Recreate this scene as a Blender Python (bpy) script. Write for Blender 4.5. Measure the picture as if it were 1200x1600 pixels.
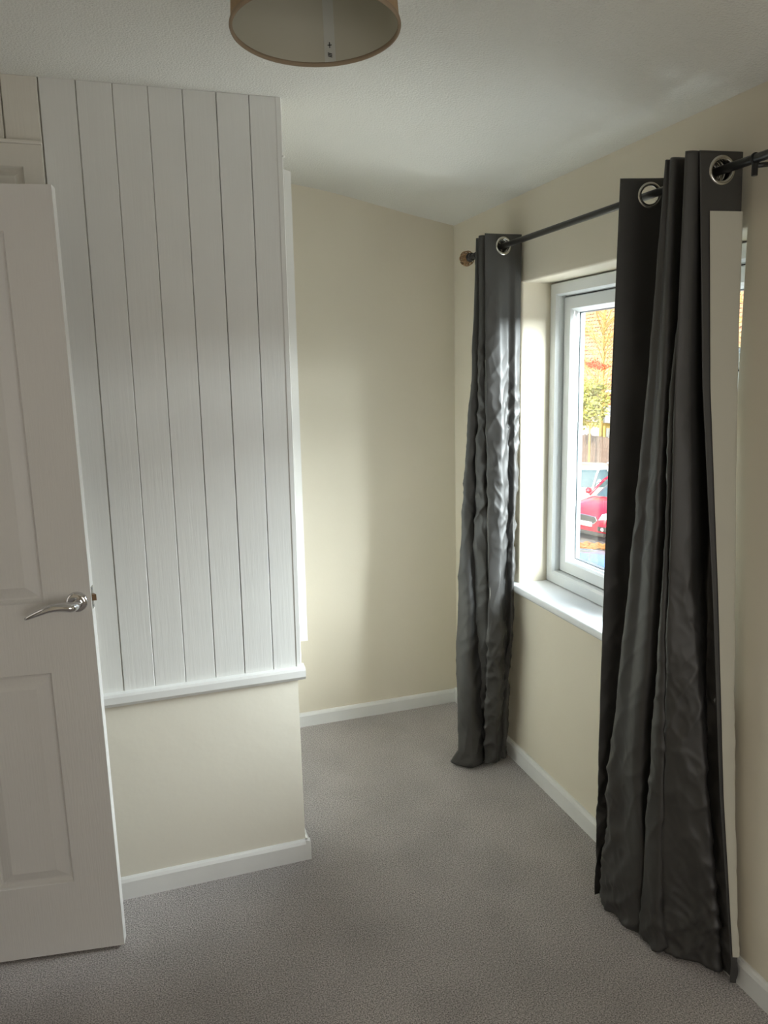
import bpy, bmesh, math, random
from mathutils import Vector, Matrix, noise
PI = math.pi
random.seed(7)
scene = bpy.context.scene
for o in list(bpy.data.objects): bpy.data.objects.remove(o)
C = scene.collection

# ------------------------------------------------------------------ camera
F = Vector((0.30179, 0.93576, -0.18244)); R = Vector((0.95013, -0.31097, -0.02329)); U = Vector((0.07853, 0.16631, 0.98294))
cd = bpy.data.cameras.new('camera'); cam = bpy.data.objects.new('camera', cd); C.objects.link(cam)
cd.sensor_fit = 'VERTICAL'; cd.sensor_height = 36.0; cd.sensor_width = 27.0; cd.lens = 1198.75 / 1600 * 36
cd.clip_start = 0.02; cd.clip_end = 300
M = Matrix(((R.x, U.x, -F.x, -1.362), (R.y, U.y, -F.y, -3.1626), (R.z, U.z, -F.z, 1.5556), (0, 0, 0, 1)))
cam.matrix_world = M
scene.camera = cam

# ------------------------------------------------------------------ world, sun, added fill lamps
w = bpy.data.worlds.new('sky'); scene.world = w; w.use_nodes = True
nt = w.node_tree; nt.nodes.clear()
wo = nt.nodes.new('ShaderNodeOutputWorld'); bg = nt.nodes.new('ShaderNodeBackground')
sk = nt.nodes.new('ShaderNodeTexSky'); sk.sky_type = 'NISHITA'; sk.sun_disc = False
sk.sun_elevation = math.radians(32); sk.sun_rotation = math.radians(235); sk.air_density = 1.0; sk.dust_density = 2.0
bg.inputs['Strength'].default_value = 0.42
nt.links.new(sk.outputs[0], bg.inputs[0]); nt.links.new(bg.outputs[0], wo.inputs[0])

def light(name, kind, loc, target, energy, color, **kw):
    l = bpy.data.lights.new(name, kind); l.energy = energy; l.color = color
    for k, v in kw.items(): setattr(l, k, v)
    o = bpy.data.objects.new(name, l); C.objects.link(o); o.location = loc
    d = Vector(target) - Vector(loc); o.rotation_euler = d.to_track_quat('-Z', 'Y').to_euler()
    return o
# low autumn sun, shining over this house on to the gardens opposite
light('sun', 'SUN', (-20, -12, 22), (10, 8, 0), 5.5, (1.0, 0.86, 0.66), angle=math.radians(0.8))
# added area lamp outside, standing in for sky light through the window
light('window_sky_fill', 'AREA', (5.4, -5.3, 3.9), (0.1, -1.1, 1.2), 7800, (0.93, 0.965, 1.0), shape='RECTANGLE', size=8.6, size_y=4.0)
# added lamp low outside, imitating light bounced up off the street
light('street_bounce_fill', 'AREA', (3.2, -2.6, -2.2), (0.1, -1.1, 1.6), 620, (1.0, 0.98, 0.93), shape='RECTANGLE', size=7.0, size_y=4.5)
# added fill lamp on the landing, aimed in through the doorway
light('landing_fill', 'AREA', (-3.15, -1.45, 1.5), (-1.5, -1.9, 1.3), 2.5, (1.0, 0.95, 0.86), shape='RECTANGLE', size=0.8, size_y=1.5)
light('room_fill', 'AREA', (-0.75, -4.28, 1.0), (-1.5, -0.9, 0.8), 14, (1.0, 0.975, 0.94), shape='RECTANGLE', size=1.4, size_y=1.2)  # added fill lamp behind the camera, brightening the door and boards

vs = scene.view_settings
vs.view_transform = 'Standard'; vs.look = 'None'; vs.gamma = 1; vs.use_curve_mapping = False; vs.exposure = 0.0

# ------------------------------------------------------------------ materials
def mat(name, col, rough=0.6, metal=0.0, var=0.0, vscale=6, bump=0.0, bscale=200, bdist=0.002, col2=None, spec=0.5,
        trans=0, grain=None, sheen=0, detail=3, coat=0, ior=None):
    m = bpy.data.materials.new(name); m.use_nodes = True; n = m.node_tree; L = n.links
    b = n.nodes['Principled BSDF']
    b.inputs['Base Color'].default_value = (*col, 1); b.inputs['Roughness'].default_value = rough
    b.inputs['Metallic'].default_value = metal; b.inputs['Specular IOR Level'].default_value = spec
    b.inputs['Transmission Weight'].default_value = trans
    b.inputs['Sheen Weight'].default_value = sheen; b.inputs['Coat Weight'].default_value = coat
    if ior: b.inputs['IOR'].default_value = ior
    tc = n.nodes.new('ShaderNodeTexCoord')
    def mapped(s):
        if s is None: return tc.outputs['Object']
        mp = n.nodes.new('ShaderNodeMapping'); mp.inputs['Scale'].default_value = s
        L.new(tc.outputs['Object'], mp.inputs[0]); return mp.outputs[0]
    if var or col2:
        nz = n.nodes.new('ShaderNodeTexNoise'); nz.inputs['Scale'].default_value = vscale; nz.inputs['Detail'].default_value = detail
        L.new(mapped(None), nz.inputs['Vector'])
        rp = n.nodes.new('ShaderNodeValToRGB'); rp.color_ramp.elements[0].position = 0.3; rp.color_ramp.elements[1].position = 0.7
        c2 = col2 or tuple(min(1, c * (1 + var)) for c in col); c1 = col if col2 else tuple(c * (1 - var) for c in col)
        rp.color_ramp.elements[0].color = (*c1, 1); rp.color_ramp.elements[1].color = (*c2, 1)
        L.new(nz.outputs[0], rp.inputs[0]); L.new(rp.outputs[0], b.inputs['Base Color'])
    if bump:
        nb = n.nodes.new('ShaderNodeTexNoise'); nb.inputs['Scale'].default_value = bscale; nb.inputs['Detail'].default_value = 3
        L.new(mapped(grain), nb.inputs['Vector'])
        bp = n.nodes.new('ShaderNodeBump'); bp.inputs['Strength'].default_value = bump; bp.inputs['Distance'].default_value = bdist
        L.new(nb.outputs[0], bp.inputs['Height']); L.new(bp.outputs[0], b.inputs['Normal'])
    return m
M_cream = mat('cream_emulsion', (0.76, 0.70, 0.575), 0.75, var=0.02, vscale=2, bump=0.12, bscale=40, bdist=0.003, spec=0.3)
M_paleCream = mat('pale_cream_emulsion', (0.77, 0.73, 0.63), 0.7, var=0.02, vscale=2, bump=0.25, bscale=18, bdist=0.004, spec=0.3)
M_ceil = mat('textured_ceiling_white', (0.78, 0.77, 0.72), 0.85, bump=0.7, bscale=185, bdist=0.004, spec=0.2)
M_gloss = mat('white_gloss_paint', (0.79, 0.79, 0.77), 0.32, var=0.015, vscale=12, bump=0.08, bscale=50, bdist=0.002)
M_plank = mat('painted_plank', (0.77, 0.77, 0.745), 0.42, var=0.02, vscale=5, bump=0.35, bscale=28, bdist=0.0012, grain=(5, 5, 0.25))
M_door = mat('door_paint', (0.79, 0.775, 0.755), 0.42, var=0.01, vscale=5, bump=0.6, bscale=42, bdist=0.0012, grain=(6, 6, 0.35))
M_door2 = mat('older_cream_gloss', (0.74, 0.71, 0.64), 0.42, bump=0.35, bscale=28, bdist=0.0012, grain=(5, 5, 0.25))
M_upvc = mat('white_upvc', (0.80, 0.83, 0.84), 0.25)
M_sill = mat('sill_gloss', (0.82, 0.84, 0.86), 0.14)
M_gasket = mat('black_gasket', (0.02, 0.02, 0.02), 0.6)
M_spacer = mat('spacer_bar', (0.25, 0.26, 0.27), 0.45, metal=0.6)
M_chrome = mat('chrome', (0.72, 0.72, 0.74), 0.07, metal=1)
M_nickel = mat('nickel_ring', (0.55, 0.54, 0.50), 0.2, metal=1)
M_brass = mat('worn_brass', (0.26, 0.16, 0.09), 0.4, metal=0.7)
M_black = mat('black_metal', (0.012, 0.012, 0.012), 0.3)
M_finial = mat('bronze_basket', (0.36, 0.22, 0.11), 0.4, metal=0.5, var=0.3, vscale=60)
M_curt = mat('charcoal_satin', (0.026, 0.0245, 0.0225), 0.56, var=0.05, vscale=30, bump=0.15, bscale=300, bdist=0.0006, sheen=0.0)
M_curt.node_tree.nodes['Principled BSDF'].inputs['Specular IOR Level'].default_value = 1.0
M_lining = mat('cream_lining', (0.60, 0.585, 0.50), 0.8, bump=0.1, bscale=300, bdist=0.0005, spec=0.2)
M_shade_out = mat('tan_shade_fabric', (0.42, 0.30, 0.18), 0.8, bump=0.3, bscale=500, bdist=0.0005, var=0.05, vscale=80)
M_shade_in = mat('shade_lining', (0.50, 0.485, 0.40), 0.6)
M_shade_rim = mat('shade_rim', (0.34, 0.26, 0.18), 0.8)
M_strip = mat('clear_tape', (0.55, 0.56, 0.52), 0.3)
M_print = mat('black_print', (0.02, 0.02, 0.02), 0.6)
M_asphalt = mat('asphalt', (0.27, 0.265, 0.27), 0.8, var=0.15, vscale=3, bump=0.3, bscale=60, bdist=0.004)
M_leaf_o = mat('fallen_leaves', (0.62, 0.30, 0.10), 0.8, var=0.3, vscale=9)
M_fence = mat('weathered_fence', (0.27, 0.20, 0.17), 0.85, var=0.2, vscale=8, bump=0.4, bscale=60, bdist=0.003)
M_tile = mat('clay_roof_tile', (0.42, 0.22, 0.15), 0.8, col2=(0.62, 0.46, 0.28), vscale=5)
M_brick = mat('red_brick', (0.45, 0.11, 0.08), 0.8, var=0.12, vscale=30, bump=0.3, bscale=80)
M_mortar = mat('mortar', (0.45, 0.40, 0.36), 0.9)
M_twig = mat('golden_twig', (0.62, 0.46, 0.16), 0.8, var=0.2, vscale=2)
M_leaf_g = mat('yellow_green_leaf', (0.36, 0.42, 0.10), 0.6, col2=(0.66, 0.62, 0.16), vscale=5)
M_leaf_r = mat('red_berry', (0.80, 0.12, 0.04), 0.5)
M_glassdark = mat('car_glass', (0.10, 0.16, 0.18), 0.06, spec=1.0)
M_tyre = mat('tyre', (0.03, 0.03, 0.03), 0.8)
M_alloy = mat('alloy', (0.6, 0.6, 0.62), 0.3, metal=0.8)
M_lens = mat('lamp_lens', (0.75, 0.78, 0.80), 0.08, spec=1)
M_plate = mat('number_plate', (0.85, 0.85, 0.85), 0.4)
M_redcar = mat('red_car_paint', (0.55, 0.02, 0.05), 0.22, coat=1)
M_whitecar = mat('white_car_paint', (0.85, 0.85, 0.85), 0.25, coat=1)
M_bluecar = mat('blue_car_paint', (0.10, 0.20, 0.42), 0.22, coat=1)
M_trimdark = mat('dark_plastic', (0.05, 0.05, 0.05), 0.5)
M_yellow = mat('yellow_render', (0.80, 0.58, 0.16), 0.8)
M_white = mat('white_render', (0.85, 0.85, 0.83), 0.7)

def carpet():
    m = bpy.data.materials.new('grey_carpet'); m.use_nodes = True; n = m.node_tree; L = n.links; b = n.nodes['Principled BSDF']
    b.inputs['Roughness'].default_value = 0.95; b.inputs['Specular IOR Level'].default_value = 0.1; b.inputs['Sheen Weight'].default_value = 0.25
    tc = n.nodes.new('ShaderNodeTexCoord')
    def nz(s, d=3):
        t = n.nodes.new('ShaderNodeTexNoise'); t.inputs['Scale'].default_value = s; t.inputs['Detail'].default_value = d
        L.new(tc.outputs['Object'], t.inputs['Vector']); return t
    a = nz(270, 6); c = nz(3.5, 4)
    r1 = n.nodes.new('ShaderNodeValToRGB'); r1.color_ramp.elements[0].position = 0.36; r1.color_ramp.elements[1].position = 0.66
    r1.color_ramp.elements[0].color = (0.20, 0.182, 0.175, 1); r1.color_ramp.elements[1].color = (0.66, 0.61, 0.59, 1)
    L.new(a.outputs[0], r1.inputs[0])
    r2 = n.nodes.new('ShaderNodeValToRGB'); r2.color_ramp.elements[0].color = (0.90, 0.90, 0.90, 1); r2.color_ramp.elements[1].color = (1.08, 1.08, 1.08, 1)
    r2.color_ramp.elements[0].position = 0.35; r2.color_ramp.elements[1].position = 0.65
    L.new(c.outputs[0], r2.inputs[0])
    mx = n.nodes.new('ShaderNodeMix'); mx.data_type = 'RGBA'; mx.blend_type = 'MULTIPLY'; mx.inputs[0].default_value = 1
    L.new(r1.outputs[0], mx.inputs[6]); L.new(r2.outputs[0], mx.inputs[7]); L.new(mx.outputs[2], b.inputs['Base Color'])
    bp = n.nodes.new('ShaderNodeBump'); bp.inputs['Strength'].default_value = 0.8; bp.inputs['Distance'].default_value = 0.004
    L.new(a.outputs[0], bp.inputs['Height']); L.new(bp.outputs[0], b.inputs['Normal'])
    return m
M_carpet = carpet()
def pane_mat():
    m = bpy.data.materials.new('window_glass'); m.use_nodes = True; n = m.node_tree; n.nodes.clear(); L = n.links
    o = n.nodes.new('ShaderNodeOutputMaterial'); t = n.nodes.new('ShaderNodeBsdfTransparent'); g = n.nodes.new('ShaderNodeBsdfGlossy')
    g.inputs['Roughness'].default_value = 0.02; g.inputs['Color'].default_value = (0.9, 0.95, 1, 1); t.inputs[0].default_value = (0.95, 0.98, 0.97, 1)
    mx = n.nodes.new('ShaderNodeMixShader'); mx.inputs[0].default_value = 0.04
    L.new(t.outputs[0], mx.inputs[1]); L.new(g.outputs[0], mx.inputs[2]); L.new(mx.outputs[0], o.inputs[0])
    return m
M_pane = pane_mat()

# ------------------------------------------------------------------ helpers
def obj(name, bm, m, parent=None, smooth=False, auto=None):
    me = bpy.data.meshes.new(name); bm.normal_update(); bm.to_mesh(me); bm.free()
    for mm in (m if isinstance(m, (list, tuple)) else [m]): me.materials.append(mm)
    if smooth:
        for p in me.polygons: p.use_smooth = True
    o = bpy.data.objects.new(name, me); C.objects.link(o)
    if auto is not None:
        for p in me.polygons: p.use_smooth = True
        try: me.set_sharp_from_angle(angle=math.radians(auto))
        except Exception: pass
    if parent: o.parent = parent
    return o
def thing(name, label, cat, loc=(0, 0, 0), group=None, rotz=0):
    o = bpy.data.objects.new(name, None); C.objects.link(o); o.location = loc; o.rotation_euler = (0, 0, rotz); o.empty_display_size = 0.1
    return tag(o, label, cat, group)
def tag(o, label, cat, group=None):
    o['label'] = label; o['category'] = cat
    if group: o['group'] = group
    return o
def struct(o, label=None, cat=None):
    o['kind'] = 'structure'
    if label: o['label'] = label
    if cat: o['category'] = cat
    return o
def lab(o, l): o['label'] = l; return o
def bx(bm, x0, x1, y0, y1, z0, z1, bev=0, seg=2):
    vs_ = [bm.verts.new(c) for c in ((x0, y0, z0), (x1, y0, z0), (x1, y1, z0), (x0, y1, z0), (x0, y0, z1), (x1, y0, z1), (x1, y1, z1), (x0, y1, z1))]
    fs = [bm.faces.new([vs_[i] for i in q]) for q in ((0, 3, 2, 1), (4, 5, 6, 7), (0, 1, 5, 4), (1, 2, 6, 5), (2, 3, 7, 6), (3, 0, 4, 7))]
    if bev:
        es = list({e for f in fs for e in f.edges})
        bmesh.ops.bevel(bm, geom=es, offset=bev, segments=seg, affect='EDGES', profile=0.5)
    return vs_
def box(name, m, x0, x1, y0, y1, z0, z1, bev=0.0, parent=None, seg=2):
    bm = bmesh.new(); bx(bm, x0, x1, y0, y1, z0, z1, bev, seg)
    return obj(name, bm, m, parent, auto=35 if bev else None)
def extrude_profile(bm, prof, axis, a, b):
    """prof: closed 2-D outline; swept along axis ('x','y') from a to b"""
    def P(u, v, t): return (t, u, v) if axis == 'x' else (u, t, v)
    A = [bm.verts.new(P(u, v, a)) for u, v in prof]; B = [bm.verts.new(P(u, v, b)) for u, v in prof]
    n = len(prof)
    for i in range(n): bm.faces.new((A[i], A[(i + 1) % n], B[(i + 1) % n], B[i]))
    bm.faces.new(A[::-1]); bm.faces.new(B); bmesh.ops.recalc_face_normals(bm, faces=bm.faces)
def tube(bm, pts, rads, seg=10, caps=True):
    rings = []; pts = [Vector(p) for p in pts]
    if not hasattr(rads, '__len__'): rads = [rads] * len(pts)
    prev = None
    for i, p in enumerate(pts):
        d = (pts[min(i + 1, len(pts) - 1)] - pts[max(i - 1, 0)]).normalized()
        if prev is None:
            a = d.orthogonal().normalized()
        else:
            a = (prev - d * prev.dot(d)).normalized()
        prev = a; b = d.cross(a)
        rings.append([bm.verts.new(p + (a * math.cos(t) + b * math.sin(t)) * rads[i]) for t in [2 * PI * k / seg for k in range(seg)]])
    for r0, r1 in zip(rings, rings[1:]):
        for k in range(seg): bm.faces.new((r0[k], r0[(k + 1) % seg], r1[(k + 1) % seg], r1[k]))
    if caps: bm.faces.new(rings[0][::-1]); bm.faces.new(rings[-1])
def lathe(bm, prof, origin, axis, seg=24):
    """prof: list of (radius, along)"""
    o = Vector(origin); ax = Vector(axis).normalized(); a = ax.orthogonal().normalized(); b = ax.cross(a); rings = []
    for r, h in prof:
        rings.append([bm.verts.new(o + ax * h + (a * math.cos(t) + b * math.sin(t)) * max(r, 1e-5)) for t in [2 * PI * k / seg for k in range(seg)]])
    for r0, r1 in zip(rings, rings[1:]):
        for k in range(seg): bm.faces.new((r0[k], r0[(k + 1) % seg], r1[(k + 1) % seg], r1[k]))
    bmesh.ops.recalc_face_normals(bm, faces=bm.faces)
def torus(bm, c, axis, R_, r_, seg=28, ms=8, flat=1.0):
    c = Vector(c); ax = Vector(axis).normalized(); a = ax.orthogonal().normalized(); b = ax.cross(a); g = []
    for i in range(seg):
        t = 2 * PI * i / seg; d = a * math.cos(t) + b * math.sin(t)
        g.append([bm.verts.new(c + d * (R_ + r_ * math.cos(s)) + ax * r_ * flat * math.sin(s)) for s in [2 * PI * j / ms for j in range(ms)]])
    for i in range(seg):
        for j in range(ms): bm.faces.new((g[i][j], g[(i + 1) % seg][j], g[(i + 1) % seg][(j + 1) % ms], g[i][(j + 1) % ms]))

# ------------------------------------------------------------------ room shell
XL, YN = -2.27, -4.4                      # left wall, wall behind the camera
H1, H2 = 2.291, 2.150                     # flat ceiling height, height over the window wall
YB = -0.932; XB = -0.937                  # front and side faces of the stair bulkhead
WY0, WY1, WZ0, WZ1 = -1.672, -0.603, 0.712, 1.851   # window opening
def ceil_z(x):
    pts = [(-0.86, 2.291), (-0.78, 2.2905), (-0.69, 2.284), (-0.60, 2.272), (-0.505, 2.255), (-0.338, 2.219), (-0.177, 2.184), (0.0, 2.150)]
    if x <= pts[0][0]: return 2.291
    if x >= 0: return 2.150 - 0.2 * x
    for (a, za), (b, zb) in zip(pts, pts[1:]):
        if a <= x <= b:
            return za + (zb - za) * (x - a) / (b - a)

bm = bmesh.new(); bx(bm, XL - 1.2, 0.15, YN - 0.1, 0.1, -0.12, 0.0)
struct(obj('floor', bm, M_carpet))
bm = bmesh.new()
xs = [XL - 1.2, -1.6, -1.2, -1.0] + [-0.88 + 0.04 * i for i in range(23)] + [0.03]
prof = [(x, ceil_z(x)) for x in xs] + [(x, ceil_z(x) + 0.12) for x in reversed(xs)]
extrude_profile(bm, prof, 'y', YN - 0.1, 0.1)
struct(obj('ceiling', bm, M_ceil, auto=30))
struct(box('wall_back', M_cream, XL - 0.1, 0.2, 0.0, 0.12, -0.1, 2.40))
struct(box('wall_front', M_cream, XL - 1.2, 0.2, YN - 0.12, YN, -0.1, 2.45))
# left wall with the doorway the open door belongs to
DY1, DY0 = -1.03, -1.83
bm = bmesh.new(); bx(bm, XL - 0.1, XL, DY1, 0.0, 0, 2.4); bx(bm, XL - 0.1, XL, YN, DY0, 0, 2.4); bx(bm, XL - 0.1, XL, DY0, DY1, 2.03, 2.4)
struct(obj('wall_left', bm, M_cream))
bm = bmesh.new(); bx(bm, XL - 1.2, XL - 1.1, YN, 0.0, 0, 2.4); bx(bm, XL - 1.1, XL - 0.1, -0.35, -0.25, 0, 2.4); bx(bm, XL - 1.1, XL - 0.1, -2.7, -2.6, 0, 2.4)
struct(obj('wall_landing', bm, M_cream))
# door lining
bm = bmesh.new(); bx(bm, XL - 0.11, XL + 0.012, DY1 - 0.02, DY1 + 0.05, 0, 2.07, .003); bx(bm, XL - 0.11, XL + 0.012, DY0 - 0.05, DY0 + 0.02, 0, 2.07, .003); bx(bm, XL - 0.11, XL + 0.012, DY0 - 0.05, DY1 + 0.05, 2.005, 2.07, .003)
struct(obj('trim_1', bm, M_gloss, auto=35))

def ring_wall(name, m, x0, x1, Y0, Y1, Z0, Z1, y0, y1, z0, z1, bev=0.0):
    bm = bmesh.new()
    def loop(x, a, b, c, d): return [bm.verts.new(p) for p in ((x, a, c), (x, b, c), (x, b, d), (x, a, d))]
    o0 = loop(x0, Y0, Y1, Z0, Z1); i0 = loop(x0, y0, y1, z0, z1); o1 = loop(x1, Y0, Y1, Z0, Z1); i1 = loop(x1, y0, y1, z0, z1)
    for k in range(4):
        j = (k + 1) % 4
        bm.faces.new((o0[k], o0[j], i0[j], i0[k])); bm.faces.new((o1[k], i1[k], i1[j], o1[j]))
        bm.faces.new((i0[k], i0[j], i1[j], i1[k])); bm.faces.new((o0[k], o1[k], o1[j], o0[j]))
    bmesh.ops.recalc_face_normals(bm, faces=bm.faces)
    if bev:
        es = [e for e in bm.edges if all(v in i0 for v in e.verts)]
        bmesh.ops.bevel(bm, geom=es, offset=bev, segments=5, affect='EDGES', profile=0.5)
    return obj(name, bm, m, auto=40)
struct(ring_wall('wall_right', M_cream, 0.0, 0.20, YN, 0.0, -0.1, 2.30, WY0, WY1, WZ0 - 0.012, WZ1, bev=0.014))
wall_out = struct(ring_wall('wall_outside', M_mortar, 0.205, 0.248, YN - 0.3, 1.5, -2.7, 2.5, WY0, WY1, WZ0 - 0.03, WZ1))
# facing bricks round the outside of the window opening
brick_me = None
def brick(x, y, z, ly=0.215):
    global brick_me
    if brick_me is None:
        b = bmesh.new(); bx(b, -0.037, 0.006, -0.1065, 0.1065, -0.0325, 0.0325, 0.002, 1)
        o = obj('brick', b, M_brick, wall_out); brick_me = o.data
    else:
        o = bpy.data.objects.new('brick', brick_me); C.objects.link(o); o.parent = wall_out
    o.location = (x, y, z); o.scale = (1, ly / 0.215, 1)
for r in range(18):
    z = 0.70 + 0.075 * r
    for k in range(2):
        off = 0.1125 if r % 2 else 0.0
        ln = 0.1025 if (r % 2 and k == 0) else 0.215
        y = WY1 - 0.002 + (ln / 2 if k == 0 else (0.1025 if r % 2 else 0.215) + 0.01 + 0.1065)
        brick(0.246, y, z, ln)

# baseboards
def board_prof(t=0.015, h=0.062): return [(0, 0), (t, 0), (t, h - 0.012), (t - 0.004, h - 0.003), (t - 0.009, h), (0, h)]
bm = bmesh.new(); extrude_profile(bm, [(-0 - u, v) for u, v in board_prof()], 'x', XB, 0.0); struct(obj('baseboard_back', bm, M_gloss))
bm = bmesh.new(); extrude_profile(bm, [(-u, v) for u, v in board_prof(0.015, 0.068)], 'y', YN, 0.0); struct(obj('baseboard_right', bm, M_gloss))
bm = bmesh.new(); extrude_profile(bm, [(YB - u, v) for u, v in board_prof(0.015, 0.068)], 'x', XL, XB + 0.0149); struct(obj('baseboard_bulkhead', bm, M_gloss))
bm = bmesh.new(); extrude_profile(bm, [(XB + u, v) for u, v in board_prof(0.015, 0.068)], 'y', YB - 0.0149, 0.0); struct(obj('baseboard_side', bm, M_gloss))
bm = bmesh.new(); extrude_profile(bm, [(XL + u, v) for u, v in board_prof(0.015, 0.068)], 'y', YN, DY0 - .05); struct(obj('baseboard_left', bm, M_gloss))

# ------------------------------------------------------------------ boxed-in stair bulkhead with painted boards
bm = bmesh.new(); bx(bm, XL, XB, YB, 0.0, 0, 0.64); bx(bm, XL, XB + 0.013, YB + 0.013, 0, 0.64, 2.32)
bulk = struct(obj('wall_bulkhead', bm, M_paleCream))
edges = [-0.912 - 0.0872 * i for i in range(0, 16)]
LEAN = 0.012
for i in range(15):
    x1, x0 = edges[i], max(edges[i + 1], XL + .002)
    if x1 < XL + 0.02: break
    b = bmesh.new(); g = 0.0004 + random.random() * 0.0006; dy = random.uniform(-0.0007, 0.0007)
    if i == 7: g = 0.0022
    t = 0.012
    xr = (x1 if i else x1 - 0.006) - g
    for yy in (0,):
        pr_ = [(x0 + g, YB + t), (x0 + g, YB + 0.002 + dy), (x0 + g + 0.0016, YB + dy), (xr - 0.0016, YB + dy), (xr, YB + 0.002 + dy), (xr, YB + t)]
        lo = [b.verts.new((u - LEAN, v, 0.655)) for u, v in pr_]; hi = [b.verts.new((u + 0.002, v, 2.2905)) for u, v in pr_]
        n_ = len(pr_)
        for k in range(n_): b.faces.new((lo[k], lo[(k + 1) % n_], hi[(k + 1) % n_], hi[k]))
        b.faces.new(lo[::-1]); b.faces.new(hi); bmesh.ops.recalc_face_normals(b, faces=b.faces)
    obj('plank', b, M_plank if i < 7 else M_door2, bulk)
# corner bead, closing the boards at the corner
b = bmesh.new()
pr_ = [(-0.020, 0.012), (-0.020, 0.001), (-0.014, -0.002), (-0.002, -0.002), (0.0, 0.0), (0.0, 0.03), (-0.01, 0.03), (-0.01, 0.012)]
lo = [b.verts.new((XB + 0.013 + u, YB + v, 0.655)) for u, v in pr_]; hi = [b.verts.new((XB + 0.027 + u, YB + v, 2.2905)) for u, v in pr_]
for k in range(8): b.faces.new((lo[k], lo[(k + 1) % 8], hi[(k + 1) % 8], hi[k]))
b.faces.new(lo[::-1]); b.faces.new(hi); bmesh.ops.recalc_face_normals(b, faces=b.faces)
obj('corner_bead', b, M_plank, bulk)
# dado rail under the boards
b = bmesh.new()
extrude_profile(b, [(YB + .001, 0.615), (YB - 0.012, 0.617), (YB - 0.020, 0.628), (YB - 0.020, 0.648), (YB - 0.017, 0.655), (YB + 0.014, 0.660), (YB + .014, .615)], 'x', XL + .001, XB + 0.022)
rail = obj('dado_rail', b, M_gloss, bulk)
# little nail head / hook near the top corner
b = bmesh.new(); lathe(b, [(0, 0.006), (0.003, 0.0055), (0.004, 0.003), (0.0035, 0)], (XB + 0.0245, YB, 2.14), (0.7, -0.7, 0), 10)
obj('nail_head', b, M_gloss, bulk, smooth=True)

# cupboard door low on the left end of the boards, over the stairs
cup = tag(thing('cupboard_door', 'white panelled cupboard door in the painted boards, above the open door', 'cupboard door', (-1.523, YB, 0)), 'white panelled cupboard door in the painted boards, above the open door', 'cupboard door')
def panel_face(name, parent, m, W, H, T, panels, mould=0.035, depth=0.010, raised=0.007, origin_right=True, z0=0.0, bev=0.002):
    """slab occupying x in [-W,0], y in [0,T]; the front is y=0, facing -y; panels = (x0,x1,z0,z1) recessed mouldings"""
    bm = bmesh.new()
    xs = sorted({-W, 0} | {p[0] for p in panels} | {p[1] for p in panels}); zs = sorted({z0, z0 + H} | {p[2] for p in panels} | {p[3] for p in panels})
    V = {}
    def v(x, y, z):
        k = (round(x, 5), round(y, 5), round(z, 5))
        if k not in V: V[k] = bm.verts.new(k)
        return V[k]
    def inpan(x0, x1, a, b): return any(p[0] - 1e-6 <= x0 and x1 <= p[1] + 1e-6 and p[2] - 1e-6 <= a and b <= p[3] + 1e-6 for p in panels)
    for x0, x1 in zip(xs, xs[1:]):
        for a, b in zip(zs, zs[1:]):
            if not inpan(x0, x1, a, b): bm.faces.new((v(x0, 0, a), v(x1, 0, a), v(x1, 0, b), v(x0, 0, b)))
    # mouldings: nested rectangles
    steps = [(0, 0), (0.003, depth * 0.55), (0.008, depth), (0.012, depth), (mould, raised * 0.35), (mould + 0.001, raised * 0.3)]
    for (x0, x1, a, b) in panels:
        # outer rect must use every grid vertex along its border: build the first ring from those
        prev = None
        bx_ = [x for x in xs if x0 - 1e-6 <= x <= x1 + 1e-6]; bz_ = [z for z in zs if a - 1e-6 <= z <= b + 1e-6]
        for (ins, dp) in steps:
            cur = [v(x0 + ins, dp, a + ins), v(x1 - ins, dp, a + ins), v(x1 - ins, dp, b - ins), v(x0 + ins, dp, b - ins)]
            if prev:
                for k in range(4):
                    try: bm.faces.new((prev[k], prev[(k + 1) % 4], cur[(k + 1) % 4], cur[k]))
                    except ValueError: pass
            prev = cur
        bm.faces.new(prev)
    # sides and back
    A = (v(-W, 0, z0), v(0, 0, z0), v(0, 0, z0 + H), v(-W, 0, z0 + H)); B = (v(-W, T, z0), v(0, T, z0), v(0, T, z0 + H), v(-W, T, z0 + H))
    for k in range(4): bm.faces.new((A[k], B[k], B[(k + 1) % 4], A[(k + 1) % 4]))
    bm.faces.new((B[3], B[2], B[1], B[0]))
    bmesh.ops.recalc_face_normals(bm, faces=bm.faces)
    return obj(name, bm, m, parent)
cp = panel_face('door_panel', cup, M_door2, 0.74, 1.46, 0.024, [(-0.70, -0.40, 0.10 + .66, 2.072), (-0.34, -0.046, 0.10 + .66, 2.072)], mould=0.022, z0=0.665)
cp.location = (-0.002, -0.026, 0)
b = bmesh.new(); bx(b, -0.745, 0.0, -0.032, -0.001, 2.1255, 2.134, 0.002); obj('top_lip', b, M_door2, cup)
kb = bmesh.new(); lathe(kb, [(0.008, 0), (0.007, 0.012), (0.015, 0.018), (0.016, 0.024), (0.011, 0.030), (0, 0.031)], (-0.027, -0.026, 1.4), (0, -1, 0), 16)
obj('knob', kb, M_gloss, cup, smooth=True)

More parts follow.
